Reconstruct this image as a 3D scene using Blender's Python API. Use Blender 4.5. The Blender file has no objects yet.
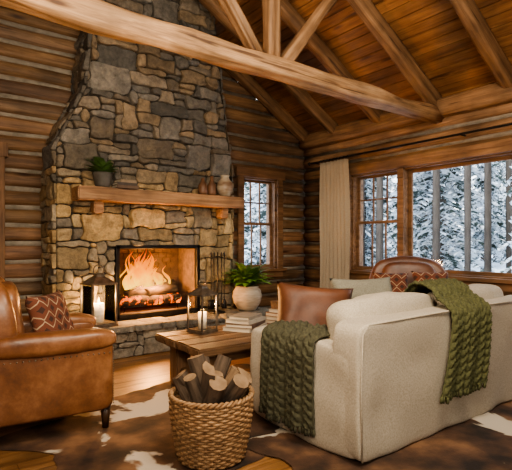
import bpy, math, random
import bmesh
from mathutils import Vector, Matrix, Euler, noise
R=random.Random(7)
pi=math.pi
C=bpy.context.scene.collection
# ------------------------------------------------------------ helpers
def sn(v): return noise.noise(Vector(v))
class MB:
    def __init__(s): s.v=[];s.f=[];s.c=[];s.m=[]
    def add(s,vs,fs,col=(1,1,1),mi=0,M=None):
        o=len(s.v)
        for v in vs:
            v=Vector(v)
            if M is not None: v=M@v
            s.v.append(v); s.c.append(col)
        for f in fs: s.f.append([i+o for i in f]); s.m.append(mi)
    def box(s,a,b,col=(1,1,1),mi=0,M=None):
        x0,y0,z0=a;x1,y1,z1=b
        vs=[(x0,y0,z0),(x1,y0,z0),(x1,y1,z0),(x0,y1,z0),(x0,y0,z1),(x1,y0,z1),(x1,y1,z1),(x0,y1,z1)]
        s.add(vs,[(0,3,2,1),(4,5,6,7),(0,1,5,4),(1,2,6,5),(2,3,7,6),(3,0,4,7)],col,mi,M)
    def build(s,name,mats,smooth=True,parent=None,loc=(0,0,0),rot=(0,0,0),bevel=0):
        me=bpy.data.meshes.new(name); me.from_pydata(s.v,[],s.f)
        if not isinstance(mats,(list,tuple)): mats=[mats]
        for m in mats: me.materials.append(m)
        me.polygons.foreach_set('material_index',s.m)
        me.polygons.foreach_set('use_smooth',[smooth]*len(s.f))
        ca=me.color_attributes.new('Col','FLOAT_COLOR','POINT')
        ca.data.foreach_set('color',[k for c in s.c for k in (c[0],c[1],c[2],1)])
        me.update()
        o=bpy.data.objects.new(name,me); C.objects.link(o)
        o.location=loc;o.rotation_euler=rot
        if parent: o.parent=parent
        if bevel:
            md=o.modifiers.new('bev','BEVEL');md.width=bevel;md.segments=2;md.limit_method='ANGLE'
        return o
def empty(name,loc=(0,0,0),rz=0,sc=1):
    e=bpy.data.objects.new(name,None);C.objects.link(e);e.location=loc;e.rotation_euler=(0,0,rz);e.scale=(sc,sc,sc);e.empty_display_size=.1
    return e
def lathe(prof,n=32):
    vs=[];fs=[]
    for r,z in prof:
        for i in range(n):
            a=2*pi*i/n; vs.append((r*math.cos(a),r*math.sin(a),z))
    for k in range(len(prof)-1):
        for i in range(n):
            j=(i+1)%n; fs.append((k*n+i,k*n+j,(k+1)*n+j,(k+1)*n+i))
    return vs,fs
def tube(path,rad,n=8,caps=True,closed=False):
    P=[Vector(p) for p in path]; m=len(P)
    if not hasattr(rad,'__len__'): rad=[rad]*m
    vs=[];fs=[]; up=None
    for k in range(m):
        if closed: t=P[(k+1)%m]-P[k-1]
        else: t=P[min(k+1,m-1)]-P[max(k-1,0)]
        t.normalize()
        if up is None: up=Vector((0,0,1)) if abs(t.z)<.9 else Vector((1,0,0))
        u=(up-t*up.dot(t)).normalized(); w=t.cross(u); up=u
        for i in range(n):
            a=2*pi*i/n; vs.append(P[k]+(u*math.cos(a)+w*math.sin(a))*rad[k])
    for k in range(m if closed else m-1):
        k2=(k+1)%m
        for i in range(n):
            j=(i+1)%n; fs.append((k*n+i,k*n+j,k2*n+j,k2*n+i))
    if caps and not closed:
        fs.append(tuple(range(n))[::-1]); fs.append(tuple((m-1)*n+i for i in range(n)))
    return vs,fs
# ------------------------------------------------------------ materials
def newmat(name,rough=.7,metal=0,color=(.5,.5,.5)):
    m=bpy.data.materials.new(name);m.use_nodes=True
    nt=m.node_tree;b=nt.nodes['Principled BSDF']
    b.inputs['Roughness'].default_value=rough;b.inputs['Metallic'].default_value=metal
    b.inputs['Base Color'].default_value=(*color,1)
    return m,nt,b
def setramp(n,stops,interp='LINEAR'):
    cr=n.color_ramp;cr.interpolation=interp
    while len(cr.elements)>1: cr.elements.remove(cr.elements[0])
    cr.elements[0].position=stops[0][0];cr.elements[0].color=(*stops[0][1],1)
    for p,c in stops[1:]:
        e=cr.elements.new(p);e.color=(*c,1)
def nmat(name,stops,scale=(5,5,5),detail=6,rough=.7,metal=0,bump=.3,bscale=None,dist=0,attr=False,bdist=.01,patch=None,sheen=0,nrough=.55,knots=None,crack=.36):
    m,nt,b=newmat(name,rough,metal)
    N=nt.nodes;L=nt.links
    tc=N.new('ShaderNodeTexCoord');mp=N.new('ShaderNodeMapping');mp.inputs['Scale'].default_value=scale
    L.new(tc.outputs['Object'],mp.inputs['Vector'])
    no=N.new('ShaderNodeTexNoise');no.inputs['Scale'].default_value=1;no.inputs['Detail'].default_value=detail;no.inputs['Distortion'].default_value=dist;no.inputs['Roughness'].default_value=nrough
    L.new(mp.outputs[0],no.inputs['Vector'])
    rp=N.new('ShaderNodeValToRGB');setramp(rp,stops);L.new(no.outputs['Fac'],rp.inputs[0])
    out=rp.outputs[0]
    def mul(a_,b_):
        mx=N.new('ShaderNodeMix');mx.data_type='RGBA';mx.blend_type='MULTIPLY';mx.inputs[0].default_value=1
        L.new(a_,mx.inputs[6]);L.new(b_,mx.inputs[7]);return mx.outputs[2]
    if patch:
        n2=N.new('ShaderNodeTexNoise');n2.inputs['Scale'].default_value=patch[0];n2.inputs['Detail'].default_value=3
        L.new(tc.outputs['Object'],n2.inputs['Vector'])
        r2=N.new('ShaderNodeValToRGB');setramp(r2,[(.3,(patch[1],)*3),(.7,(patch[2],)*3)]);L.new(n2.outputs['Fac'],r2.inputs[0])
        out=mul(out,r2.outputs[0])
    if knots:
        m2=N.new('ShaderNodeMapping');m2.inputs['Scale'].default_value=knots;L.new(tc.outputs['Object'],m2.inputs['Vector'])
        vo=N.new('ShaderNodeTexVoronoi');vo.inputs['Scale'].default_value=1;L.new(m2.outputs[0],vo.inputs['Vector'])
        r3=N.new('ShaderNodeValToRGB');setramp(r3,[(.05,(.28,.22,.2)),(.12,(.75,.72,.7)),(.17,(1,1,1))]);L.new(vo.outputs['Distance'],r3.inputs[0])
        out=mul(out,r3.outputs[0])
        m4=N.new('ShaderNodeMapping');m4.inputs['Scale'].default_value=tuple(s*.8 for s in scale);m4.inputs['Location'].default_value=(3,7,1);L.new(tc.outputs['Object'],m4.inputs['Vector'])
        n4=N.new('ShaderNodeTexNoise');n4.inputs['Scale'].default_value=1;n4.inputs['Detail'].default_value=2;L.new(m4.outputs[0],n4.inputs['Vector'])
        r4=N.new('ShaderNodeValToRGB');setramp(r4,[(crack-.05,(.35,.3,.28)),(crack,(1,1,1))]);L.new(n4.outputs['Fac'],r4.inputs[0])
        out=mul(out,r4.outputs[0])
    if attr:
        at=N.new('ShaderNodeAttribute');at.attribute_name='Col'
        out=mul(out,at.outputs['Color'])
    L.new(out,b.inputs['Base Color'])
    if bump:
        bp=N.new('ShaderNodeBump');bp.inputs['Strength'].default_value=bump;bp.inputs['Distance'].default_value=bdist
        if bscale:
            n3=N.new('ShaderNodeTexNoise');n3.inputs['Detail'].default_value=5;n3.inputs['Scale'].default_value=bscale
            L.new(tc.outputs['Object'],n3.inputs['Vector']);L.new(n3.outputs['Fac'],bp.inputs['Height'])
        else: L.new(no.outputs['Fac'],bp.inputs['Height'])
        L.new(bp.outputs[0],b.inputs['Normal'])
    if sheen: b.inputs['Sheen Weight'].default_value=sheen
    return m
def wood(name,dark,mid,light,axis='x',attr=False,rough=.65,g=1.0,bump=.5,crack=.35):
    s={'x':(1.2*g,22*g,22*g),'y':(22*g,1.2*g,22*g),'z':(22*g,22*g,1.2*g)}[axis]
    k={'x':(1.3,5,5),'y':(5,1.3,5),'z':(5,5,1.3)}[axis]
    return nmat(name,[(.30,dark),(.5,mid),(.69,light)],scale=s,detail=10,rough=rough,bump=bump,dist=.6,attr=attr,bdist=.014,patch=(2.2,.55,1.25),knots=k,nrough=.72,crack=crack)
M_log=wood('log_wall_wood',(.07,.038,.018),(.18,.098,.048),(.31,.185,.098),'x',attr=True,crack=.31)
M_beam=wood('beam_wood',(.12,.063,.03),(.33,.19,.092),(.50,.32,.175),'x')
M_rafter=wood('rafter_wood',(.09,.044,.02),(.22,.12,.056),(.34,.20,.10),'x')
M_plank=wood('ceiling_plank_wood',(.12,.052,.02),(.28,.132,.052),(.41,.215,.09),'y',attr=True,rough=.55,g=.8,crack=.33)
M_floor=wood('floor_plank_wood',(.11,.052,.021),(.25,.13,.055),(.37,.215,.10),'x',attr=True,rough=.35,g=.8,bump=.2,crack=.31)
M_trim=wood('trim_wood',(.09,.043,.019),(.21,.108,.049),(.32,.18,.088),'x',crack=.31)
M_trimz=wood('trim_wood_vertical',(.09,.043,.019),(.21,.108,.049),(.32,.18,.088),'z',crack=.31)
M_mantel=wood('mantel_wood',(.12,.058,.025),(.30,.16,.073),(.44,.26,.13),'x')
M_table=wood('table_wood',(.07,.036,.017),(.19,.105,.052),(.31,.19,.105),'x',rough=.5)
M_tablez=wood('table_leg_wood',(.06,.03,.014),(.17,.093,.047),(.28,.17,.095),'z',rough=.55)
M_chink=nmat('chinking',[(.3,(.17,.148,.115)),(.7,(.32,.28,.225))],scale=(9,9,9),rough=.95,bump=.4)
M_stone=nmat('fieldstone',[(.27,(.38,.35,.31)),(.5,(.95,.94,.92)),(.73,(1.6,1.5,1.34))],scale=(13,13,13),detail=12,rough=.88,bump=1,bdist=.04,attr=True,nrough=.72,patch=(5,.75,1.2))
M_mortar=nmat('mortar',[(.3,(.03,.026,.02)),(.7,(.07,.06,.05))],scale=(20,20,20),rough=.95,bump=.5)
M_firebrick=nmat('firebrick',[(.3,(.03,.019,.013)),(.7,(.085,.05,.032))],scale=(14,14,14),rough=.95,bump=.6)
M_iron=nmat('black_iron',[(.3,(.012,.011,.01)),(.7,(.03,.027,.025))],scale=(20,20,20),rough=.45,metal=.7,bump=.1)
M_bronze=nmat('aged_metal',[(.3,(.12,.10,.075)),(.7,(.28,.23,.18))],scale=(20,20,20),rough=.4,metal=.8,bump=.1)
M_leather=nmat('tan_leather',[(.28,(.065,.024,.010)),(.5,(.17,.068,.027)),(.74,(.33,.155,.07))],scale=(4,4,4),detail=10,rough=.38,bump=.3,bscale=60,bdist=.004,nrough=.72)
M_leather2=nmat('brown_leather',[(.25,(.05,.02,.011)),(.5,(.12,.048,.025)),(.78,(.21,.095,.052))],scale=(4,4,4),detail=8,rough=.4,bump=.25,bscale=60,bdist=.004)
M_darkwood=wood('dark_leg_wood',(.02,.01,.005),(.045,.022,.01),(.07,.035,.018),'z',rough=.4)
def linenmat(name,c1,c2,f=170):
    m,nt,b=newmat(name,.92);N=nt.nodes;L=nt.links
    tc=N.new('ShaderNodeTexCoord');hs=[]
    for ax in ('X','Y','Z'):
        w=N.new('ShaderNodeTexWave');w.bands_direction=ax;w.inputs['Scale'].default_value=f/6.28*1.6;w.inputs['Distortion'].default_value=1.2;w.inputs['Detail Scale'].default_value=3
        L.new(tc.outputs['Object'],w.inputs['Vector']);hs.append(w.outputs['Fac'])
    a=N.new('ShaderNodeMath');a.operation='ADD';L.new(hs[0],a.inputs[0]);L.new(hs[1],a.inputs[1])
    a2=N.new('ShaderNodeMath');a2.operation='ADD';L.new(a.outputs[0],a2.inputs[0]);L.new(hs[2],a2.inputs[1])
    no=N.new('ShaderNodeTexNoise');no.inputs['Scale'].default_value=110;no.inputs['Detail'].default_value=6;L.new(tc.outputs['Object'],no.inputs['Vector'])
    rp=N.new('ShaderNodeValToRGB');setramp(rp,[(.3,c1),(.7,c2)]);L.new(no.outputs['Fac'],rp.inputs[0]);L.new(rp.outputs[0],b.inputs['Base Color'])
    bp=N.new('ShaderNodeBump');bp.inputs['Strength'].default_value=.25;bp.inputs['Distance'].default_value=.003
    L.new(a2.outputs[0],bp.inputs['Height']);L.new(bp.outputs[0],b.inputs['Normal'])
    return m
M_linen=linenmat('beige_linen',(.38,.33,.255),(.54,.48,.385))
M_curtain=linenmat('curtain_linen',(.35,.285,.205),(.46,.385,.285))
M_rust=nmat('rust_leather',[(.3,(.06,.021,.009)),(.7,(.15,.055,.023))],scale=(6,6,6),rough=.55,bump=.2,bscale=80)
M_greyp=linenmat('sage_grey_fabric',(.17,.16,.12),(.25,.24,.19))
M_knit=nmat('green_knit',[(.3,(.045,.048,.018)),(.7,(.12,.122,.05))],scale=(60,60,60),rough=.95,bump=.6,bscale=220,bdist=.003)
M_knit2=nmat('moss_knit',[(.3,(.035,.034,.019)),(.7,(.088,.084,.047))],scale=(60,60,60),rough=.95,bump=.6,bscale=220,bdist=.003)
M_wicker=nmat('wicker',[(.3,(.20,.105,.045)),(.7,(.44,.27,.135))],scale=(30,30,30),rough=.65,bump=.3,attr=True)
M_bark=nmat('bark',[(.3,(.04,.027,.018)),(.7,(.15,.105,.072))],scale=(35,35,6),rough=.95,bump=.9,bdist=.01)
M_splitwood=wood('split_wood',(.11,.063,.032),(.26,.165,.09),(.40,.275,.165),'z',rough=.8)
M_endwood=nmat('log_end',[(.3,(.15,.092,.048)),(.7,(.32,.215,.125))],scale=(12,12,12),rough=.85)
M_char=nmat('charred_log',[(.3,(.008,.006,.005)),(.7,(.05,.03,.02))],scale=(15,15,15),rough=.95,bump=.8)
M_pot=nmat('stoneware_glaze',[(.3,(.28,.23,.17)),(.7,(.46,.39,.30))],scale=(7,7,40),rough=.6,bump=.4)
M_terra=nmat('brown_pottery',[(.3,(.10,.047,.024)),(.7,(.24,.12,.062))],scale=(9,9,9),rough=.45,bump=.1)
M_darkpot=nmat('dark_planter',[(.3,(.05,.045,.038)),(.7,(.12,.105,.085))],scale=(9,9,9),rough=.6,bump=.2)
M_leaf=nmat('fern_green',[(.3,(.055,.13,.018)),(.7,(.17,.32,.055))],scale=(8,8,8),rough=.5,bump=0)
M_leafd=nmat('plant_green',[(.3,(.04,.085,.02)),(.7,(.11,.20,.05))],scale=(8,8,8),rough=.5,bump=0)
M_page=nmat('book_pages',[(.3,(.45,.38,.28)),(.7,(.62,.55,.43))],scale=(4,4,150),rough=.9)
M_wax=nmat('candle_wax',[(.3,(.75,.65,.48)),(.7,(.85,.76,.6))],scale=(5,5,5),rough=.5,bump=0)
def cloth(name,c): return nmat(name,[(.3,tuple(x*.7 for x in c)),(.7,c)],scale=(12,12,12),rough=.75,bump=.1)
def emis(name,col,st):
    m=bpy.data.materials.new(name);m.use_nodes=True;nt=m.node_tree;nt.nodes.clear()
    e=nt.nodes.new('ShaderNodeEmission');e.inputs[0].default_value=(*col,1);e.inputs[1].default_value=st
    o=nt.nodes.new('ShaderNodeOutputMaterial');nt.links.new(e.outputs[0],o.inputs[0]);return m
M_candleflame=emis('candle_flame',(1,.55,.16),25)
def glassmat(name):
    m=bpy.data.materials.new(name);m.use_nodes=True;nt=m.node_tree;nt.nodes.clear();N=nt.nodes
    t=N.new('ShaderNodeBsdfTransparent');g=N.new('ShaderNodeBsdfGlossy');g.inputs['Roughness'].default_value=.03
    t.inputs[0].default_value=(.96,.97,.98,1)
    f=N.new('ShaderNodeFresnel');f.inputs[0].default_value=1.15
    mx=N.new('ShaderNodeMixShader');o=N.new('ShaderNodeOutputMaterial');L=nt.links
    L.new(f.outputs[0],mx.inputs[0]);L.new(t.outputs[0],mx.inputs[1]);L.new(g.outputs[0],mx.inputs[2]);L.new(mx.outputs[0],o.inputs[0]);return m
M_glass=glassmat('window_glass')
def flamemat():
    m=bpy.data.materials.new('fire_flame');m.use_nodes=True;nt=m.node_tree;nt.nodes.clear();N=nt.nodes;L=nt.links
    tc=N.new('ShaderNodeTexCoord');sp=N.new('ShaderNodeSeparateXYZ');L.new(tc.outputs['Generated'],sp.inputs[0])
    no=N.new('ShaderNodeTexNoise');no.inputs['Scale'].default_value=8;no.inputs['Detail'].default_value=3;L.new(tc.outputs['Object'],no.inputs['Vector'])
    ad=N.new('ShaderNodeMath');ad.operation='MULTIPLY_ADD';L.new(no.outputs['Fac'],ad.inputs[0]);ad.inputs[1].default_value=.6
    s2=N.new('ShaderNodeMath');s2.operation='SUBTRACT';L.new(sp.outputs[2],s2.inputs[0]);s2.inputs[1].default_value=.3
    L.new(s2.outputs[0],ad.inputs[2])
    rp=N.new('ShaderNodeValToRGB');setramp(rp,[(0,(1,.66,.12)),(.3,(1,.50,.05)),(.55,(.95,.27,.010)),(.85,(.6,.08,.0))]);L.new(ad.outputs[0],rp.inputs[0])
    e=N.new('ShaderNodeEmission');L.new(rp.outputs[0],e.inputs[0]);e.inputs[1].default_value=2.6
    t=N.new('ShaderNodeBsdfTransparent');lw=N.new('ShaderNodeLayerWeight');lw.inputs[0].default_value=.45
    r2=N.new('ShaderNodeValToRGB');setramp(r2,[(.1,(.45,)*3),(.8,(1,)*3)]);L.new(lw.outputs['Facing'],r2.inputs[0])
    mx=N.new('ShaderNodeMixShader');L.new(r2.outputs[0],mx.inputs[0]);L.new(e.outputs[0],mx.inputs[1]);L.new(t.outputs[0],mx.inputs[2])
    o=N.new('ShaderNodeOutputMaterial');L.new(mx.outputs[0],o.inputs[0]);return m
M_flame=flamemat()
def kilim(name,c1,c2,c3,k=.055):
    m,nt,b=newmat(name,.9);N=nt.nodes;L=nt.links
    tc=N.new('ShaderNodeTexCoord');sp=N.new('ShaderNodeSeparateXYZ');L.new(tc.outputs['Object'],sp.inputs[0])
    a=[]
    for i in (0,1):
        p=N.new('ShaderNodeMath');p.operation='PINGPONG';L.new(sp.outputs[i],p.inputs[0]);p.inputs[1].default_value=k*(1.0 if i==0 else 1.4);a.append(p)
    s=N.new('ShaderNodeMath');s.operation='ADD';L.new(a[0].outputs[0],s.inputs[0]);L.new(a[1].outputs[0],s.inputs[1])
    d=N.new('ShaderNodeMath');d.operation='DIVIDE';L.new(s.outputs[0],d.inputs[0]);d.inputs[1].default_value=k*2.4
    rp=N.new('ShaderNodeValToRGB');setramp(rp,[(0,c3),(.18,c1),(.42,c2),(.50,c1),(.8,c3)],'CONSTANT');L.new(d.outputs[0],rp.inputs[0])
    L.new(rp.outputs[0],b.inputs['Base Color'])
    return m
M_kilim=kilim('kilim_weave',(.14,.045,.023),(.36,.26,.17),(.05,.024,.017))
# ------------------------------------------------------------ geometry helpers 2
def superbox(name,size,loc,mat,p=6,parent=None,rot=(0,0,0),seg=12,amp=0,seed=0,bend=None,freq=5):
    bm=bmesh.new();bmesh.ops.create_cube(bm,size=2)
    bmesh.ops.subdivide_edges(bm,edges=bm.edges[:],cuts=seg,use_grid_fill=True)
    for v in bm.verts:
        c=v.co
        c=Vector([math.copysign(math.sin(abs(t)*pi/2)**.9,t) for t in c])
        n=(abs(c.x)**p+abs(c.y)**p+abs(c.z)**p)**(1/p)
        c=c/n
        w=Vector((c.x*size[0]/2,c.y*size[1]/2,c.z*size[2]/2))
        if amp:
            q=w*freq+Vector((seed,seed*2.3,0)); w+=Vector((sn(q),sn(q+Vector((9,0,0))),sn(q+Vector((0,9,0)))))*amp
        if bend: w=bend(w)
        v.co=w
    me=bpy.data.meshes.new(name);bm.to_mesh(me);bm.free();me.materials.append(mat)
    me.polygons.foreach_set('use_smooth',[True]*len(me.polygons))
    o=bpy.data.objects.new(name,me);C.objects.link(o);o.location=loc;o.rotation_euler=rot
    if parent:o.parent=parent
    return o
def pillow(name,w,h,t,mat,loc,rot,parent=None,seed=0):
    n=18;mb=MB()
    def P(i,j,s):
        u=-1+2*i/n;v=-1+2*j/n
        x=u*w/2*(1-.09*(1-v*v)*abs(u));y=v*h/2*(1-.09*(1-u*u)*abs(v))
        z=s*t/2*((1-u**4)*(1-v**4))**.55*(1+.3*sn((u*2+seed,v*2,s)))
        return (x,y,z)
    vs=[];fs=[]
    for s in (1,-1):
        for i in range(n+1):
            for j in range(n+1):
                vs.append(P(i,j,s))
    m=(n+1)**2
    for i in range(n):
        for j in range(n):
            a=i*(n+1)+j;fs.append((a,a+n+1,a+n+2,a+1));fs.append((m+a,m+a+1,m+a+n+2,m+a+n+1))
    mb.add(vs,fs)
    o=mb.build(name,mat,True,parent,loc,rot)
    bm=bmesh.new();bm.from_mesh(o.data);bmesh.ops.remove_doubles(bm,verts=bm.verts[:],dist=.0005);bm.to_mesh(o.data);bm.free()
    return o
def logverts(L,ry,rz,p=3,n=16,seg=None,seed=0,amp=.012):
    seg=seg or max(3,int(L/.25));vs=[];fs=[]
    for k in range(seg+1):
        x=L*k/seg
        for i in range(n):
            a=2*pi*(i+.5)/n;c,s=math.cos(a),math.sin(a)
            q=1/(abs(c)**p+abs(s)**p)**(1/p)
            d=1+amp/max(ry,rz)*sn((x*1.3+seed*3.1,c*1.5,s*1.5+seed))*2
            vs.append((x,c*q*ry*d,s*q*rz*d))
    for k in range(seg):
        for i in range(n):
            j=(i+1)%n;fs.append((k*n+i,(k+1)*n+i,(k+1)*n+j,k*n+j))
    fs.append(tuple(range(n)));fs.append(tuple(seg*n+i for i in range(n))[::-1])
    return vs,fs
def beam(name,p0,p1,ry,rz,mat,seed=0,parent=None,p=3,amp=.012):
    p0=Vector(p0);p1=Vector(p1);d=p1-p0;mb=MB();vs,fs=logverts(d.length,ry,rz,p,n=24,seed=seed,amp=amp);mb.add(vs,fs)
    o=mb.build(name,mat,True,parent,p0)
    x=d.normalized();up=Vector((0,0,1)) if abs(x.z)<.95 else Vector((0,1,0))
    y=up.cross(x).normalized();z=x.cross(y)
    o.rotation_euler=Matrix((x,y,z)).transposed().to_euler()
    for poly in o.data.polygons:
        if len(poly.vertices)>4: poly.use_smooth=False
    return o
# ------------------------------------------------------------ room dims
XR=5.37;XL=-1.0;YB=5.8;YF=-2.5;EAVE=3.05;SL=.58;XRI=(XR+XL)/2;H=.2075
def roofz(x): return EAVE+SL*(XR-x) if x>XRI else EAVE+SL*(x-XL)
def logwall(name,L,topf,openings,loc,rz,seed):
    mb=MB();k=0;rr=random.Random(seed)
    while True:
        zc=H*(k+.5)
        xs=[x for x in [i*L/200 for i in range(201)] if topf(x)>zc-.02]
        if not xs: break
        segs=[(xs[0],xs[-1])]
        for (a,b,z0,z1) in openings:
            if z0-.01<zc<z1+.01:
                ns=[]
                for s in segs:
                    if b<=s[0] or a>=s[1]: ns.append(s);continue
                    if a>s[0]: ns.append((s[0],a))
                    if b<s[1]: ns.append((b,s[1]))
                segs=ns
        v=rr.uniform(.68,1.3);col=(v,v*rr.uniform(.94,1.04),v*rr.uniform(.88,1.08))
        for a,b in segs:
            if b-a<.02: continue
            vs,fs=logverts(b-a,.12,.094,3.0,seed=seed*50+k+a,n=24,amp=.011)
            mb.add(vs,fs,col,0,Matrix.Translation((a,0,zc)))
            mb.box((a+.002,-.085,zc-H/2-.028),(b-.002,.10,zc-H/2+.028),(1,1,1),1)
            mb.box((a+.002,-.05,zc-H/2),(b-.002,.09,zc+H/2),(1,1,1),1)
        k+=1
    return mb.build(name,[M_log,M_chink],True,None,loc,(0,0,rz))
wz0,wz1=4*H,11*H
logwall('wall_back',XR-XL+.2,lambda x:roofz(min(max(XL-.1+x,XL),XR)),[(4.10-XL+.1,4.79-XL+.1,wz0,wz1)],(XL-.1,YB+.12,0),0,1)
logwall('wall_right',YB-YF,lambda x:EAVE+.05,[(YB-4.75,YB-.5,wz0,wz1)],(XR+.12,YB,0),-pi/2,2)
logwall('wall_left',YB-YF,lambda x:EAVE+.05,[],(XL-.12,YF,0),pi/2,3)
logwall('wall_front',XR-XL,lambda x:roofz(XR-x),[],(XR,YF-.12,0),pi,4)
mb=MB();rr=random.Random(3);y=YF-.2
while y<YB+.2:
    x=XL-.2+rr.uniform(-1.5,0)
    while x<XR+.2:
        l=rr.uniform(1.4,2.6);v=rr.uniform(.7,1.25)
        mb.box((max(x,XL-.2),y,-.05),(min(x+l,XR+.2)-.003,y+.137,0),(v,v*.97,v*.92));x+=l
    y+=.14
mb.box((XL-.2,YF-.2,-.12),(XR+.2,YB+.2,-.05),(.1,.1,.1))
mb.build('floor',M_floor,False)
mb=MB();th=math.atan(SL)
for side in (1,-1):
    Ls=(XR-XRI+.5)/math.cos(th);n=int(Ls/.135)+1
    for i in range(n):
        s0=i*.135;v=rr.uniform(.68,1.3);col=(v,v*.96,v*.92)
        def pt(s,up): 
            x=(XR+.45)-s*math.cos(th)if side==1 else (XL-.45)+s*math.cos(th)
            z=EAVE+.05-.45*SL+s*math.sin(th);nx=math.sin(th)*side
            return x+nx*up,z+math.cos(th)*up
        y0,y1=YF-.2,YB+.2
        g=.012
        (xa,za),(xb,zb),(xc,zc),(xd,zd)=pt(s0,0),pt(s0+.135-g,0),pt(s0+.135,.06),pt(s0,.06)
        vs=[(xa,y0,za),(xb,y0,zb),(xc,y0,zc),(xd,y0,zd),(xa,y1,za),(xb,y1,zb),(xc,y1,zc),(xd,y1,zd)]
        mb.add(vs,[(0,1,2,3),(7,6,5,4),(0,4,5,1),(1,5,6,2),(2,6,7,3),(3,7,4,0)],col)
mb.build('ceiling',M_plank,False)
for i,y in enumerate([-1.8,-.9,-.0,.6,1.5,2.4,3.31,4.2,5.05,5.72]):
    for side in (1,-1):
        dz=-.05;xe=XRI
        if y>5.5: xe=3.45 if side==1 else 1.45
        if side==1: beam('rafter',(XR+.1,y,roofz(XR)-.1*SL+dz),(xe,y,roofz(XR)+SL*(XR-xe)+dz),.075,.09,M_rafter,seed=i,p=4.5)
        else: beam('rafter',(XL-.1,y,EAVE-.1*SL+dz),(xe,y,EAVE+SL*(xe-XL)+dz),.075,.09,M_rafter,seed=i+20,p=4.5)
beam('ridge_beam',(XRI,YF,roofz(XRI)-.15),(XRI,5.2,roofz(XRI)-.15),.1,.14,M_rafter,seed=5)
beam('top_plate_beam',(XR+.02,YF,EAVE-.1),(XR+.02,YB,EAVE-.1),.13,.12,M_rafter,seed=8,p=4)
tr=empty('roof_truss')
beam('tie_beam',(XL,3.31,2.865),(XR,3.31,2.865),.09,.095,M_beam,seed=2,parent=tr,p=3.6,amp=.024)
beam('king_post',(2.66,3.31,2.93),(2.66,3.31,roofz(2.66)-.05),.07,.07,M_rafter,seed=3,parent=tr,p=6)
beam('strut_1',(2.80,3.31,2.93),(3.6,3.31,3.93),.05,.055,M_rafter,seed=4,parent=tr,p=6)
beam('strut_2',(2.50,3.31,2.93),(1.70,3.31,3.93),.05,.055,M_rafter,seed=6,parent=tr,p=6)
# ------------------------------------------------------------ windows
def sash(mb,a,b,z0,z1,w,cols,rows,yd,mb2):
    mb.box((a,yd-.02,z0),(a+w,yd+.02,z1));mb.box((b-w,yd-.02,z0),(b,yd+.02,z1))
    mb.box((a+w,yd-.02,z0),(b-w,yd+.02,z0+w));mb.box((a+w,yd-.02,z1-w),(b-w,yd+.02,z1))
    for i in range(1,cols):
        x=a+w+(b-a-2*w)*i/cols;mb.box((x-.010,yd-.014,z0+w),(x+.010,yd+.014,z1-w))
    for i in range(1,rows):
        z=z0+w+(z1-z0-2*w)*i/rows;mb.box((a+w,yd-.013,z-.010),(b-w,yd+.013,z+.010))
    mb2.box((a+w,yd-.002,z0+w),(b-w,yd+.002,z1-w))
def window(name,a,b,divs,loc,rz):
    e=empty(name,loc,rz);f=MB();g=MB()
    z0,z1=wz0,wz1
    f.box((a,-.10,z0-.0),(a+.035,.13,z1));f.box((b-.035,-.10,z0),(b,.13,z1));f.box((a,-.10,z0),(b,.13,z0+.03));f.box((a,-.10,z1-.03),(b,.13,z1))
    f.box((a-.10,-.15,z0-.02),(a+.01,-.105,z1+.02));f.box((b-.01,-.15,z0-.02),(b+.10,-.105,z1+.02))
    f.box((a-.14,-.16,z1-.01),(b+.14,-.10,z1+.13));f.box((a-.14,-.20,z0-.035),(b+.14,-.09,z0+.012));f.box((a-.10,-.15,z0-.13),(b+.10,-.105,z0-.035))
    for d in divs:
        if d[0]=='m': f.box((d[1]-.05,-.13,z0),(d[1]+.05,.10,z1))
        if d[0]=='dh':
            zm=(z0+z1)/2
            sash(f,d[1],d[2],zm-.02,z1-.03,.035,d[3],2,.03,g);sash(f,d[1],d[2],z0+.03,zm+.02,.04,d[3],d[4],.0,g)
        if d[0]=='p': sash(f,d[1],d[2],z0+.03,z1-.03,.045,1,1,.02,g)
    f.build('frame',M_trim,False,e,bevel=.004);g.build('glass',M_glass,False,e)
    return e
a=4.10-XL+.1;b=4.79-XL+.1
window('window_1',a,b,[('dh',a+.035,b-.035,3,1)],(XL-.1,YB+.12,0),0)
a=YB-4.75;b=YB-.5;m1=YB-3.86
window('window_2',a,b,[('dh',a+.035,m1-.05,3,1),('m',m1),('p',m1+.05,YB-1.55),('m',YB-1.5),('dh',YB-1.45,b-.035,3,1)],(XR+.12,YB,0),-pi/2)
d=empty('door_1',(0,YB-.005,0));mb=MB()
for i in range(5):
    mb.box((-.15+i*.17,-.05,.02),(-.15+i*.17+.165,-.015,2.2))
mb.box((-.15,-.075,.3),(.7,-.05,.45));mb.box((-.15,-.075,1.75),(.7,-.05,1.9))
mb.build('planks',M_trimz,False,d,bevel=.004)
mb=MB();mb.box((.70,-.07,0),(.84,-.005,2.3));mb.box((-.29,-.07,0),(-.15,-.005,2.3));mb.box((-.32,-.08,2.2),(.87,-.005,2.36))
mb.build('casing',M_trimz,False,d,bevel=.006)
mb=MB();vs,fs=tube([(.6,-.05,1.0),(.6,-.11,1.0),(.6,-.12,1.05),(.6,-.11,1.16),(.6,-.05,1.18)],.01);mb.add(vs,fs);mb.build('handle',M_iron,True,d)
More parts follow.
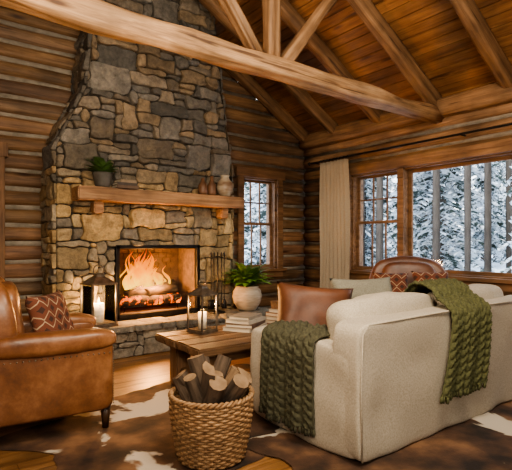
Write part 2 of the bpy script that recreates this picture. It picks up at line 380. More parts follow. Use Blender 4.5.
# ------------------------------------------------------------ fireplace
def clip(poly,a,b,c):
    out=[];n=len(poly)
    for i in range(n):
        p=poly[i];q=poly[(i+1)%n];dp=a*p[0]+b*p[1]-c;dq=a*q[0]+b*q[1]-c
        if dp<=0: out.append(p)
        if (dp<0<dq) or (dq<0<dp):
            t=dp/(dp-dq);out.append((p[0]+t*(q[0]-p[0]),p[1]+t*(q[1]-p[1])))
    return out
def cells(u0,u1,v0,v1,gu,gv,seed,inside=None,planes=None,wmax=4,hmax=3,jit=.3):
    rr=random.Random(seed);nu=int(math.ceil((u1-u0)/gu))+1;nv=int(math.ceil((v1-v0)/gv))+1
    J={}
    def gp(i,j):
        if (i,j) not in J: J[(i,j)]=(u0+gu*(i-.5)+rr.uniform(-jit,jit)*gu,v0+gv*(j-.5)+rr.uniform(-jit,jit)*gv)
        return J[(i,j)]
    occ=[[0]*nv for _ in range(nu)]
    for i in range(nu):
        for j in range(nv):
            if inside and not inside(u0+gu*i,v0+gv*j): occ[i][j]=1
    out=[]
    order=[(i,j) for j in range(nv) for i in range(nu)]
    def place(i,j,w,h):
        if i+w>nu or j+h>nv: return False
        if any(occ[a][b] for a in range(i,i+w) for b in range(j,j+h)): return False
        for a in range(i,i+w):
            for b in range(j,j+h): occ[a][b]=1
        per=[gp(a,j) for a in range(i,i+w)]+[gp(i+w,b) for b in range(j,j+h)]+[gp(a,j+h) for a in range(i+w,i,-1)]+[gp(i,b) for b in range(j+h,j,-1)]
        cu,cv=u0+gu*(i+w/2-.5),v0+gv*(j+h/2-.5)
        poly=per
        for pl in [(-1,0,-u0),(1,0,u1),(0,-1,-v0),(0,1,v1)]+(planes(cu,cv) if planes else []):
            if len(poly)>=3: poly=clip(poly,*pl)
        if len(poly)>=3:
            A=abs(sum(poly[q][0]*poly[(q+1)%len(poly)][1]-poly[(q+1)%len(poly)][0]*poly[q][1] for q in range(len(poly))))/2
            if A>.0010: out.append(poly)
        return True
    for _ in range(int(nu*nv/9)):
        i,j=rr.randrange(nu),rr.randrange(nv);place(i,j,rr.randint(2,wmax),rr.randint(2,hmax))
    for i,j in order:
        if occ[i][j]: continue
        for w,h in [(rr.randint(2,wmax),rr.randint(1,2)),(rr.randint(2,3),1),(2,1),(1,2),(1,1)]:
            if place(i,j,w,h): break
    return out
def stones(mb,polys,mapf,colf,t0,t1,gap,seed):
    rr=random.Random(seed)
    for poly in polys:
        q=[poly[0]]
        for p in poly[1:]:
            if math.hypot(p[0]-q[-1][0],p[1]-q[-1][1])>.016:q.append(p)
        if len(q)<3: continue
        cx=sum(p[0] for p in q)/len(q);cy=sum(p[1] for p in q)/len(q)
        ch=[]
        for i in range(len(q)):
            p=q[i];r=q[(i+1)%len(q)];l=math.hypot(p[0]-r[0],p[1]-r[1])
            w=min(.3,.020/max(l,.001))
            ch.append((p[0]*(1-w)+r[0]*w,p[1]*(1-w)+r[1]*w))
            if l>.06: ch.append(((p[0]+r[0])/2+rr.uniform(-.5,.5)*gap,(p[1]+r[1])/2+rr.uniform(-.5,.5)*gap))
            ch.append((p[0]*w+r[0]*(1-w),p[1]*w+r[1]*(1-w)))
        n=len(ch)
        A=sum(ch[i][0]*ch[(i+1)%n][1]-ch[(i+1)%n][0]*ch[i][1] for i in range(n))
        if A<0: ch=ch[::-1]
        mx_,mn_=max(p[0] for p in ch),min(p[0] for p in ch);my_,ny_=max(p[1] for p in ch),min(p[1] for p in ch)
        hw,hh=(mx_-mn_)/2+1e-5,(my_-ny_)/2+1e-5
        def sc(g):
            fx=max(.25,1-g/hw);fz=max(.25,1-g/hh)
            return [(cx+(p[0]-cx)*fx,cy+(p[1]-cy)*fz) for p in ch]
        t=rr.uniform(t0,t1);tx=rr.uniform(-.14,.14);ty=rr.uniform(-.2,.2)
        rings=[(sc(gap),0),(sc(gap*1.05),t*.72),(sc(gap+.006),t*.94),(sc(gap+.016),t),(sc(gap+max(.03,min(hw,hh)*.5)),t)]
        vs=[];fs=[]
        for kk,(r,dd) in enumerate(rings):
            for p in r:
                dq=dd+(tx*(p[0]-cx)+ty*(p[1]-cy) if dd>0 else 0)+((.018 if kk>2 else .010)*sn((p[0]*13,p[1]*13,seed+kk*.1)) if dd>0 else 0)
                vs.append(mapf(p[0],p[1],max(dq,0)))
        vs.append(mapf(cx,cy,t+rr.uniform(-.006,.012)))
        nr=len(rings)
        for k in range(nr-1):
            for i in range(n):
                j=(i+1)%n;fs.append((k*n+i,k*n+j,(k+1)*n+j,(k+1)*n+i))
        for i in range(n): fs.append(((nr-1)*n+i,(nr-1)*n+(i+1)%n,nr*n))
        mb.add(vs,fs,colf(cx,cy,rr))
fp=empty('stone_fireplace')
HX0,HX1,HZ0,HZ1=1.93,3.0,.39,1.20
lp=[(1.26,0),(1.26,2.3),(1.58,3.0),(1.80,5.0)];rp_=[(3.56,0),(3.54,2.3),(3.42,3.0),(3.16,5.0)]
def interp(tab,z):
    for (x0,z0),(x1,z1) in zip(tab,tab[1:]):
        if z<=z1: return x0+(x1-x0)*(z-z0)/(z1-z0)
    return tab[-1][0]
def seg(tab,z):
    for (x0,z0),(x1,z1) in zip(tab,tab[1:]):
        if z<=z1: return (x0,z0,x1,z1)
    return (*tab[-2],*tab[-1])
def planesF(u,v):
    P=[]
    x0,z0,x1,z1=seg(lp,max(v,.001));dx,dz=x1-x0,z1-z0
    P.append((-dz,dx,-dz*x0+dx*z0))
    x0,z0,x1,z1=seg(rp_,max(v,.001));dx,dz=x1-x0,z1-z0
    P.append((dz,-dx,dz*x0-dx*z0))
    if v<HZ1 and v>HZ0-.05:
        if u<HX0:P.append((1,0,HX0))
        elif u>HX1:P.append((-1,0,-HX1))
    if v>=HZ1 and HX0-.25<u<HX1+.25:P.append((0,-1,-HZ1))
    if v<=HZ0: P.append((0,1,HZ0))
    return P
def insF(u,v): return not(HX0<u<HX1 and v<HZ1)
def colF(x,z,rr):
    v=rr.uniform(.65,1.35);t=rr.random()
    g=min(1,max(0,(z-1.75)/.5+rr.uniform(-.2,.2)))  # lower stones are tan, with warm golden light also put into their colour
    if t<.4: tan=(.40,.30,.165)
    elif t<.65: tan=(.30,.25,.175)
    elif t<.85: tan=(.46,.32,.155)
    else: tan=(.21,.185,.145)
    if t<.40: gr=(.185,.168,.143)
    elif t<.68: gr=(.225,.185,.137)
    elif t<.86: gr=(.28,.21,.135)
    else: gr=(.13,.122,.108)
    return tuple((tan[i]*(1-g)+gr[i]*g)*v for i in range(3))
mb=MB()
fy=5.32
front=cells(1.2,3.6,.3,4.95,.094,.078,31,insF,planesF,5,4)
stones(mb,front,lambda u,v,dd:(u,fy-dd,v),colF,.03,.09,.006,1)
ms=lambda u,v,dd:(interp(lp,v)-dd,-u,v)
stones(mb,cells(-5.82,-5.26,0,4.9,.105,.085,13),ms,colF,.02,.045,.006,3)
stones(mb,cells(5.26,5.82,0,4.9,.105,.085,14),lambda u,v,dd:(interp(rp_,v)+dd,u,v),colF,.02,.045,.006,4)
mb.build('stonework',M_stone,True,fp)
mb=MB()
def prism(xa0,xb0,z0,xa1,xb1,z1,y0=fy+.0,y1=5.86):
    vs=[(xa0,y0,z0),(xb0,y0,z0),(xb0,y1,z0),(xa0,y1,z0),(xa1,y0,z1),(xb1,y0,z1),(xb1,y1,z1),(xa1,y1,z1)]
    mb.add(vs,[(0,3,2,1),(4,5,6,7),(0,1,5,4),(1,2,6,5),(2,3,7,6),(3,0,4,7)])
prism(1.26,HX0,0,1.26,HX0,HZ1);prism(HX1,3.56,0,HX1,3.55,HZ1);prism(HX0,HX1,0,HX0,HX1,HZ0)
prism(1.26,3.55,HZ1,1.26,3.54,2.3);prism(1.26,3.54,2.3,1.58,3.42,3.0);prism(1.58,3.42,3.0,1.8,3.16,5.0)
mb.build('mortar_core',M_mortar,False,fp)
mb=MB();t=.03
mb.box((HX0,fy-.03,HZ0-.01),(HX1,5.84,HZ0+.02));mb.box((HX0-.01,fy-.02,HZ1-.02),(HX1+.01,5.84,HZ1+.02))
mb.box((HX0-.01,fy-.03,HZ0),(HX0+t,5.84,HZ1));mb.box((HX1-t,fy-.03,HZ0),(HX1+.01,5.84,HZ1));mb.box((HX0,5.75,HZ0),(HX1,5.84,HZ1))
for r in range(12):
    for c in range(9):
        x=HX0+.03+(c+(r%2)*.5)*.118; z=HZ0+.02+r*.065
        if x+.11<HX1-.02 and z+.058<HZ1: mb.box((x,5.735,z),(x+.108,5.76,z+.055))
mb.build('firebox',M_firebrick,False,fp)
mb=MB();w=.025
mb.box((HX0-.02,fy-.085,HZ0-.03),(HX0+w,fy-.02,HZ1+.02));mb.box((HX1-w,fy-.085,HZ0-.03),(HX1+.02,fy-.02,HZ1+.02))
mb.box((HX0-.02,fy-.085,HZ1-.02),(HX1+.02,fy-.02,HZ1+.025));mb.box((HX0-.02,fy-.085,HZ0-.03),(HX1+.02,fy-.02,HZ0+.02))
mb.build('firebox_frame',M_iron,False,fp,bevel=.006)
mb=MB()
for i in range(9):
    x=2.10+i*.08;vs,fs=tube([(x,5.36,HZ0+.16),(x,5.38,HZ0+.09),(x,5.66,HZ0+.09),(x,5.68,HZ0+.14)],.008,6);mb.add(vs,fs)
for y in (5.4,5.64):
    vs,fs=tube([(2.07,y,HZ0+.02),(2.07,y,HZ0+.08),(2.78,y,HZ0+.08),(2.78,y,HZ0+.02)],.009,6);mb.add(vs,fs)
mb.build('fire_grate',M_iron,True,fp)
fire=empty('burning_firewood',(2.40,5.52,HZ0+.10))
def logpiece(name,p0,p1,r,mat,parent,seed,n=12):
    return beam(name,p0,p1,r,r,mat,seed=seed,parent=parent,p=2.2,amp=.01)
M_ember=nmat('glowing_log',[(.35,(.01,.006,.004)),(.7,(.06,.03,.02))],scale=(15,15,15),rough=.95,bump=.8)
nt=M_ember.node_tree;b_=nt.nodes['Principled BSDF'];tc=nt.nodes.new('ShaderNodeTexCoord');no=nt.nodes.new('ShaderNodeTexNoise');no.inputs['Scale'].default_value=13;no.inputs['Detail'].default_value=6
nt.links.new(tc.outputs['Object'],no.inputs['Vector']);r_=nt.nodes.new('ShaderNodeValToRGB');setramp(r_,[(.53,(0,0,0)),(.62,(1,.14,.01)),(.75,(1,.4,.05))]);nt.links.new(no.outputs['Fac'],r_.inputs[0]);nt.links.new(r_.outputs[0],b_.inputs['Emission Color']);b_.inputs['Emission Strength'].default_value=2.2
logpiece('log_1',(-.38,-.11,.05),(.42,-.08,.05),.062,M_ember,fire,1);logpiece('log_2',(-.32,.09,.05),(.40,.07,.06),.065,M_ember,fire,2)
logpiece('log_3',(-.30,-.06,.13),(.36,-.10,.17),.052,M_char,fire,3);logpiece('log_4',(-.05,-.12,.14),(.42,.08,.22),.05,M_char,fire,4);logpiece('log_5',(-.30,-.10,.12),(.12,.06,.25),.045,M_char,fire,5)
mb=MB();rr=random.Random(5)
for i in range(90):
    x,y=rr.uniform(-.35,.35),rr.uniform(-.12,.1);s=rr.uniform(.012,.03)
    vs,fs=lathe([(0.001,-s),(s*.8,-s*.4),(s,.2*s),(.6*s,.8*s),(.001,s)],6);mb.add(vs,fs,M=Matrix.Translation((x,y,.0+rr.uniform(0,.03))))
mb.build('embers',emis('ember_glow',(1,.2,.015),3.5),True,fire)
mb=MB();rr=random.Random(9)
for i in range(70):
    x0=rr.gauss(-.05,.15);x0=max(-.34,min(.32,x0));y0=rr.uniform(-.04,.15);h=(rr.uniform(.22,.66))*(1-1.3*abs(x0+.06));rb=rr.uniform(.014,.05);ph=rr.uniform(0,9);z0=rr.uniform(.04,.2)
    pth=[];ra=[]
    for k in range(19):
        t=k/18;pth.append((x0+.08*t*math.sin(ph+t*6)-.2*x0*t,y0+.03*t*math.cos(ph+t*4),z0+h*t*.9));ra.append(max(.001,rb*(math.sin(pi*min(1,(t*.8+.2)))**1.1)*(1-.3*t)*(1+.22*math.sin(t*15+ph))))
    vs,fs=tube(pth,ra,8,False);mb.add(vs,fs)
mb.build('flames',M_flame,True,fire)
# hearth
he=empty('stone_hearth')
mb=MB();hx0,hx1,hy0,hz=1.05,3.95,4.85,.35
def vcol(c,lo,hi):
    def f(x,z,rr):
        v=rr.uniform(lo,hi);w_=rr.uniform(-.04,.06);return (c[0]*v*(1+w_),c[1]*v,c[2]*v*(1-w_))
    return f
colH=vcol((.24,.21,.165),.65,1.3)
stones(mb,cells(hx0,hx1,0,.285,.10,.07,21),lambda u,v,dd:(u,hy0+.03-dd,v),colH,.02,.045,.006,5)
stones(mb,cells(-5.18,-hy0,0,.285,.10,.07,22),lambda u,v,dd:(hx0+.03-dd,-u,v),colH,.02,.045,.006,6)
stones(mb,cells(hy0,5.18,0,.285,.10,.07,23),lambda u,v,dd:(hx1-.03+dd,u,v),colH,.02,.045,.006,6)
colS=vcol((.20,.185,.155),.8,1.15)
stones(mb,cells(hx0-.03,hx1+.03,hy0-.04,5.22,.17,.13,24,None,None,4,3,.12),lambda u,v,dd:(u,v,.285+(dd if dd<=0 else min(.065,dd*1.2))),colS,.063,.065,.003,7)
mb.build('stones',M_stone,True,he)
mb=MB();mb.box((hx0+.03,hy0+.03,0),(hx1-.03,5.2,.29));mb.build('core',M_mortar,False,he)
mt=empty('mantel_shelf',(0,0,0))
def rough_beam(name,a,b,mat,parent,amp=.008,seed=0,p=10):
    c=[(a[i]+b[i])/2 for i in range(3)];s=[b[i]-a[i] for i in range(3)]
    bm=bmesh.new();bmesh.ops.create_cube(bm,size=1)
    for v in bm.verts: v.co=Vector((v.co.x*s[0],v.co.y*s[1],v.co.z*s[2]))
    bmesh.ops.bevel(bm,geom=bm.edges[:],offset=.012,segments=2,affect='EDGES')
    long=[e for e in bm.edges if e.calc_length()>max(s)*.5]
    bmesh.ops.subdivide_edges(bm,edges=long,cuts=24)
    for v in bm.verts: v.co+=Vector((0,sn(v.co*3+Vector((seed,0,0))),sn(v.co*3+Vector((0,seed,5)))))*amp
    me=bpy.data.meshes.new(name);bm.to_mesh(me);bm.free();me.materials.append(mat)
    o=bpy.data.objects.new(name,me);C.objects.link(o);o.location=c;o.parent=parent;return o
rough_beam('beam',(1.42,5.01,1.715),(3.58,5.285,1.86),M_mantel,mt,.012)
for k,x in enumerate((1.62,3.28)):
    rough_beam('corbel_%d'%(k+1),(x,5.12,1.58),(x+.11,5.285,1.72),M_mantel,mt,.004,k)
# ------------------------------------------------------------ pots & plants
def fern(parent,loc,mat,n,L,seed,leaf=.05,droop=1.0,name='fronds',wr=1.0):
    rr=random.Random(seed);mb=MB()
    for i in range(n):
        az=rr.uniform(0,2*pi);el=rr.uniform(.5,1.45);l=L*rr.uniform(.6,1.1);p=Vector((0,0,0));pts=[];ns=18
        for k in range(ns):
            t=k/ns;e=el-droop*t*t*rr.uniform(1.2,1.5)
            dv=Vector((math.cos(az)*math.cos(e),math.sin(az)*math.cos(e),math.sin(e)));pts.append((p.copy(),dv));p=p+dv*l/ns
        vs,fs=tube([q[0] for q in pts],.002,4);mb.add(vs,fs)
        side=Vector((-math.sin(az),math.cos(az),0))
        for k in range(2,ns):
            p0,dv=pts[k];w=leaf*math.sin(pi*(k/ns)**.7)*1.1+.006
            for s in (1,-1):
                tip=p0+side*s*w+dv*w*.35+Vector((0,0,-.15*w));a=dv*leaf*.2*wr
                mb.add([p0-a,p0+a,tip+a*.3,p0+side*s*w*.5-a+dv*w*.1],[(0,1,2,3)])
    return mb.build(name,mat,False,parent,loc)
pf=empty('potted_fern',(3.62,5.02,.352))
mb=MB();vs,fs=lathe([(.001,0),(.11,0),(.13,.02),(.18,.10),(.20,.19),(.185,.26),(.155,.30),(.165,.325),(.15,.325),(.14,.29),(.001,.285)],40);mb.add(vs,fs);mb.build('pot',M_pot,True,pf)
fern(pf,(0,0,.30),M_leaf,140,.42,2,.06,.95)
pm=empty('potted_plant',(1.72,5.14,1.868))
mb=MB();vs,fs=lathe([(.001,0),(.075,0),(.085,.03),(.105,.13),(.11,.165),(.10,.165),(.095,.145),(.001,.14)],28);mb.add(vs,fs);mb.build('pot',M_darkpot,True,pm)
fern(pm,(0,0,.14),M_leafd,70,.25,5,.04,.8,'foliage',1.4)
def books(name,loc,rz,spec,seed=0):
    e=empty(name,loc,rz);z=0;rr=random.Random(seed)
    for k,(w,d_,h,c) in enumerate(spec):
        mb=MB();a=rr.uniform(-.12,.12);Mx=Matrix.Rotation(a,4,'Z')@Matrix.Translation((rr.uniform(-.01,.01),rr.uniform(-.01,.01),z))
        mb.box((-w/2,-d_/2,0),(w/2,d_/2,.004),mi=0,M=Mx);mb.box((-w/2,-d_/2,h-.004),(w/2,d_/2,h),mi=0,M=Mx)
        mb.box((-w/2,-d_/2,.004),(w/2,-d_/2+.006,h-.004),mi=0,M=Mx);mb.box((-w/2+.006,-d_/2+.006,.004),(w/2-.006,d_/2-.006,h-.004),mi=1,M=Mx)
        mb.build('book_%d'%(k+1),[cloth('cover_%s_%d'%(name,k),c),M_page],False,e);z+=h+.0005
    return e,z
books('book_stack',(1.97,5.13,1.869),.1,[(.26,.17,.035,(.14,.09,.06)),(.24,.16,.03,(.07,.055,.045)),(.2,.15,.03,(.3,.22,.14))],1)
def vase(name,loc,prof,mat):
    mb=MB();vs,fs=lathe(prof,28);mb.add(vs,fs);return mb.build(name,mat,True,None,loc)
vase('pottery_bottle',(3.00,5.13,1.868),[(.001,0),(.05,0),(.062,.03),(.06,.11),(.035,.16),(.02,.18),(.023,.215),(.001,.215)],M_terra)
vase('pottery_bottle',(3.14,5.14,1.868),[(.001,0),(.05,0),(.06,.03),(.056,.13),(.032,.18),(.022,.2),(.025,.25),(.001,.25)],M_terra)
vase('ceramic_jug',(3.33,5.12,1.868),[(.001,0),(.07,0),(.10,.06),(.11,.12),(.10,.18),(.06,.225),(.053,.25),(.065,.275),(.055,.272),(.045,.23),(.001,.22)],nmat('jug_glaze',[(.35,(.20,.12,.065)),(.6,(.5,.42,.31))],scale=(3,3,9),rough=.45))
def lantern(loc,w,h,rz,mat,power):
    e=empty('candle_lantern',loc,rz);mb=MB();g=MB();a=w/2;t=w*.032
    mb.box((-a,-a,0),(a,a,h*.04));mb.box((-a*.92,-a*.92,h*.04),(a*.92,a*.92,h*.06))
    for sx in(-1,1):
        for sy in(-1,1): mb.box((sx*a*.9-t,sy*a*.9-t,h*.05),(sx*a*.9+t,sy*a*.9+t,h*.7))
    mb.box((-a*.98,-a*.98,h*.70),(a*.98,a*.98,h*.73))
    vs=[];z0=h*.73;z1=h*.86
    for z,s in((z0,.92),(z0+.04*h,.7),(z1-.03*h,.35),(z1,.3),(z1+.03*h,.3),(z1+.035*h,.06)):
        vs+=[(-a*s,-a*s,z),(a*s,-a*s,z),(a*s,a*s,z),(-a*s,a*s,z)]
    fs=[]
    for k in range(5):
        for i in range(4): fs.append((k*4+i,k*4+(i+1)%4,k*4+4+(i+1)%4,k*4+4+i))
    fs.append((20,21,22,23));mb.add(vs,fs)
    ring=[(w*.2*math.cos(q),0,h*.94+w*.2*math.sin(q)) for q in [2*pi*i/20 for i in range(20)]]
    vs,fs=tube(ring,w*.02,6,closed=True);mb.add(vs,fs)
    mb.build('frame',mat,False,e)
    q=a*.86
    for s in(-1,1):
        g.box((s*q-.0015,-q,h*.07),(s*q+.0015,q,h*.69));g.box((-q,s*q-.0015,h*.07),(q,s*q+.0015,h*.69))
    g.build('glass',M_glass,False,e)
    mb=MB();r=w*.19;ch=h*.32;vs,fs=lathe([(.001,0),(r,0),(r,ch),(r*.8,ch-.005),(.001,ch-.008)],20);mb.add(vs,fs);mb.build('candle',M_wax,True,e,(0,0,h*.062))
    mb=MB();vs,fs=lathe([(.001,0),(.008,.008),(.011,.02),(.007,.04),(.001,.065)],10);mb.add(vs,fs);mb.build('flame',M_candleflame,True,e,(0,0,h*.062+ch))
    l=bpy.data.lights.new('candle_light','POINT');l.energy=power;l.color=(1,.58,.25);l.shadow_soft_size=.02
    o=bpy.data.objects.new('candle_light',l);C.objects.link(o);o.parent=e;o.location=(0,0,h*.062+ch+.06)
lantern((1.64,5.03,.352),.30,.64,.15,M_bronze,24)
lantern((2.10,3.60,.453),.20,.47,.25,M_bronze,5)
ft=empty('fireplace_tool_set',(3.18,5.06,.352));mb=MB()
vs,fs=lathe([(.001,0),(.10,0),(.10,.015),(.03,.03),(.012,.035),(.001,.04)],24);mb.add(vs,fs)
vs,fs=tube([(0,0,.02),(0,0,.78)],.009,8);mb.add(vs,fs);vs,fs=tube([(-.10,0,.70),(0,0,.73),(.10,0,.70)],.007,6);mb.add(vs,fs)
vs,fs=tube([(0,-.09,.70),(0,0,.73),(0,.09,.70)],.007,6);mb.add(vs,fs)
for i,(x,y) in enumerate([(-.1,0),(.1,0),(0,-.09),(0,.09)]):
    vs,fs=tube([(x,y,.12),(x,y,.72)],.006,6);mb.add(vs,fs)
    vs,fs=lathe([(.001,-.03),(.014,-.01),(.014,.02),(.001,.05)],10);mb.add(vs,fs,M=Matrix.Translation((x,y,.74)))
    if i==0: mb.box((x-.045,y-.01,.05),(x+.045,y+.01,.17))
    elif i==1: vs,fs=lathe([(.035,0),(.03,.08),(.012,.12),(.001,.13)],12);mb.add(vs,fs,M=Matrix.Translation((x,y,.05)))
    else: mb.box((x-.008,y-.02,.08),(x+.03,y+.02,.12))
mb.build('tools',M_iron,True,ft)
# ------------------------------------------------------------ coffee table
ct=empty('coffee_table',(0,0,0.006));tz=.445
TX0,TX1,TY0,TY1=1.72,3.2,3.0,3.80
n=4
for i in range(n):
    wy=(TY1-TY0)/n;rough_beam('top_plank_%d'%(i+1),(TX0+.01*(i%2),TY0+i*wy,tz-.065),(TX1-.012*((i+1)%2),TY0+(i+1)*wy-.002,tz),M_table,ct,.003,i)
for i,(x,y) in enumerate([(TX0+.12,TY0+.08),(TX1-.26,TY0+.08),(TX0+.12,TY1-.21),(TX1-.26,TY1-.21)]):
    rough_beam('leg_%d'%(i+1),(x,y,.0),(x+.14,y+.14,tz-.06),M_tablez,ct,.003,i+5)
rough_beam('apron_1',(TX0+.2,TY0+.12,tz-.16),(TX1-.2,TY0+.17,tz-.06),M_table,ct,.002,9);rough_beam('apron_2',(TX0+.2,TY1-.17,tz-.16),(TX1-.2,TY1-.12,tz-.06),M_table,ct,.002,10)
rough_beam('stretcher_1',(TX0+.15,TY0+.15,.08),(TX0+.22,TY1-.15,.16),M_table,ct,.002,11);rough_beam('stretcher_2',(TX1-.22,TY0+.15,.08),(TX1-.15,TY1-.15,.16),M_table,ct,.002,12)
books('book_stack',(2.50,3.50,.453),.55,[(.38,.28,.034,(.42,.36,.28)),(.36,.26,.032,(.12,.07,.045)),(.33,.25,.032,(.4,.35,.28)),(.28,.21,.028,(.26,.22,.17))],3)
e_,z_=books('book_stack',(2.98,3.56,.453),.3,[(.26,.2,.035,(.2,.08,.05)),(.25,.19,.035,(.4,.34,.25)),(.24,.18,.035,(.22,.09,.05)),(.22,.17,.035,(.35,.3,.24))],5)
wb=empty('wooden_trinket_box',(2.98,3.56,.453+z_),.3);mb=MB()
mb.box((-.08,-.06,0),(.08,.06,.01));mb.box((-.08,-.06,.01),(.08,-.05,.06));mb.box((-.08,.05,.01),(.08,.06,.06));mb.box((-.08,-.05,.01),(-.07,.05,.06));mb.box((.07,-.05,.01),(.08,.05,.06))
mb.box((-.084,-.064,.06),(.084,.064,.075));vs,fs=lathe([(.001,0),(.006,0),(.006,.01),(.012,.018),(.001,.028)],12);mb.add(vs,fs,M=Matrix.Translation((0,0,.075)))
mb.build('box',M_trim,False,wb,bevel=.003)
# ------------------------------------------------------------ basket with firewood
bk=empty('woven_basket',(1.41,2.31,.012));mb=MB();rows=24;hz_=.36;NS=20
def BR(z): t=z/hz_; return .185+.05*math.sin(t*pi/2*1.05)
for k in range(rows):
    z=.010+(hz_-.015)*k/(rows-1);r=BR(z);N=120;col=(R.uniform(.7,1.2),)*3
    pth=[((r+.006*math.sin(NS*2*pi*i/N+pi*k))*math.cos(2*pi*i/N),(r+.006*math.sin(NS*2*pi*i/N+pi*k))*math.sin(2*pi*i/N),z) for i in range(N)]
    vs,fs=tube(pth,.0082,6,closed=True);mb.add(vs,fs,col)
for i in range(NS*2):
    a=pi*2*(i+.5)/(NS*2);pth=[(BR(z)*math.cos(a),BR(z)*math.sin(a),z) for z in [hz_*k/8 for k in range(9)]]
    vs,fs=tube(pth,.006,5);mb.add(vs,fs,(.8,)*3)
for ph in (0,pi):
    pth=[((BR(hz_)+.008*math.cos(24*t+ph))*math.cos(t),(BR(hz_)+.008*math.cos(24*t+ph))*math.sin(t),hz_+.006+.008*math.sin(24*t+ph)) for t in [2*pi*i/240 for i in range(240)]]
    vs,fs=tube(pth,.009,6,closed=True);mb.add(vs,fs,(1.0,)*3)
vs,fs=lathe([(.001,.004),(.175,.004),(.18,.02)],40);mb.add(vs,fs,(.5,)*3)
mb.build('basket',M_wicker,True,bk)
rr=random.Random(33)
for i in range(16):
    a=i*2.4+.5;r=.16*math.sqrt((i+.2)/16);x,y=r*math.cos(a),r*math.sin(a);l=.34+rr.uniform(0,.08);sz=rr.uniform(.046,.07)
    lean=.30+2.0*r
    ax=Vector((math.cos(a)*lean+rr.uniform(-.35,.35),math.sin(a)*lean+rr.uniform(-.35,.35),1)).normalized()
    rot=(ax.to_track_quat('Z','X')@Euler((0,0,rr.uniform(0,6))).to_quaternion()).to_euler()
    mb=MB()
    if i%3==0: shp=[(math.cos(2*pi*j/10)*sz*.75,math.sin(2*pi*j/10)*sz*.75) for j in range(10)]
    else: shp=[(0,-sz*.35)]+[(math.cos(t)*sz*1.1,-sz*.35+math.sin(t)*sz*1.1) for t in [pi*.12+pi*.76*j/5 for j in range(6)]]
    n_=len(shp);vs=[(p[0]*(1+.12*sn((p[0]*30,q,i))),p[1]*(1+.1*sn((p[1]*30,q,i+5))),-l/2+l*q/6) for q in range(7) for p in shp]
    mb.v=[Vector(v) for v in vs];mb.c=[(1,1,1)]*len(vs)
    for q in range(6):
        for j in range(n_):
            j2=(j+1)%n_;mb.f.append([q*n_+j,q*n_+j2,(q+1)*n_+j2,(q+1)*n_+j]);mb.m.append(1 if (i%3 and j in(0,n_-1)) else 0)
    mb.f.append(list(range(n_))[::-1]);mb.m.append(2);mb.f.append([6*n_+j for j in range(n_)]);mb.m.append(2)
    mb.build('firewood_%d'%(i+1),[M_bark,M_splitwood,M_endwood],False,bk,(x*.72,y*.72,.30+rr.uniform(-.01,.05)+.05*(1-r/.16)),rot)
# ------------------------------------------------------------ sofa
so=empty('slipcovered_sofa',(1.97,1.68,.01));SLn=2.36;SD=1.04
A_=.006
def sb(n,a,b,p=12,amp=A_,seed=0,seg_=14,bend=None,rot=(0,0,0),mat=None,freq=5):
    return superbox(n,[b[i]-a[i] for i in range(3)],[(a[i]+b[i])/2 for i in range(3)],mat or M_linen,p,so,rot,seg_,amp,seed,bend,freq)
sb('base',(.08,.06,.03),(SLn-.08,SD-.05,.34),16)
def skirt(w):
    k=max(0,-w.z/.4);return Vector((w.x,w.y+(.008*k*math.sin(w.x*17) if w.y<0 else 0),w.z))
sb('back_frame',(0,.0,.0),(SLn,.22,.79),16,.012,1,34,skirt,freq=4)
sb('arm_1',(0,.03,.0),(.23,SD,.635),10,.016,2,20,freq=4.5);sb('arm_2',(SLn-.23,.03,.0),(SLn,SD,.635),10,.008,3,14)
sb('front_skirt',(.2,SD-.06,.0),(SLn-.2,SD-.02,.3),16,.006,4)
wS=(SLn-.46)/2
for i in range(2):
    sb('seat_cushion_%d'%(i+1),(.23+i*wS,.22,.30),(.23+(i+1)*wS,SD+.01,.49),7,.006,5+i)
    sb('back_cushion_%d'%(i+1),(.12+i*(wS+.06),.14,.46),(.12+(i+1)*(wS+.06)-.03,.43,.895),4,.024,8+i,20,rot=(-.08,0,0))
mb=MB()
def seam(pts,r=.006): vs,fs=tube(pts,r,6);mb.add(vs,fs)
seam([(.02,-.003,.03),(.012,-.002,.4),(.03,0,.73),(.08,.004,.78),(1.2,.0,.79),(SLn-.08,.004,.78),(SLn-.03,0,.73),(SLn-.02,-.003,.03)])
mb.build('welting',M_linen,True,so)
pillow('throw_pillow',.58,.48,.21,M_rust,(2.36,2.44,.715),(1.22,.10,-.62),None,1)
pillow('throw_pillow',.56,.46,.16,M_greyp,(2.92,2.42,.76),(1.15,.0,-.35),None,2)
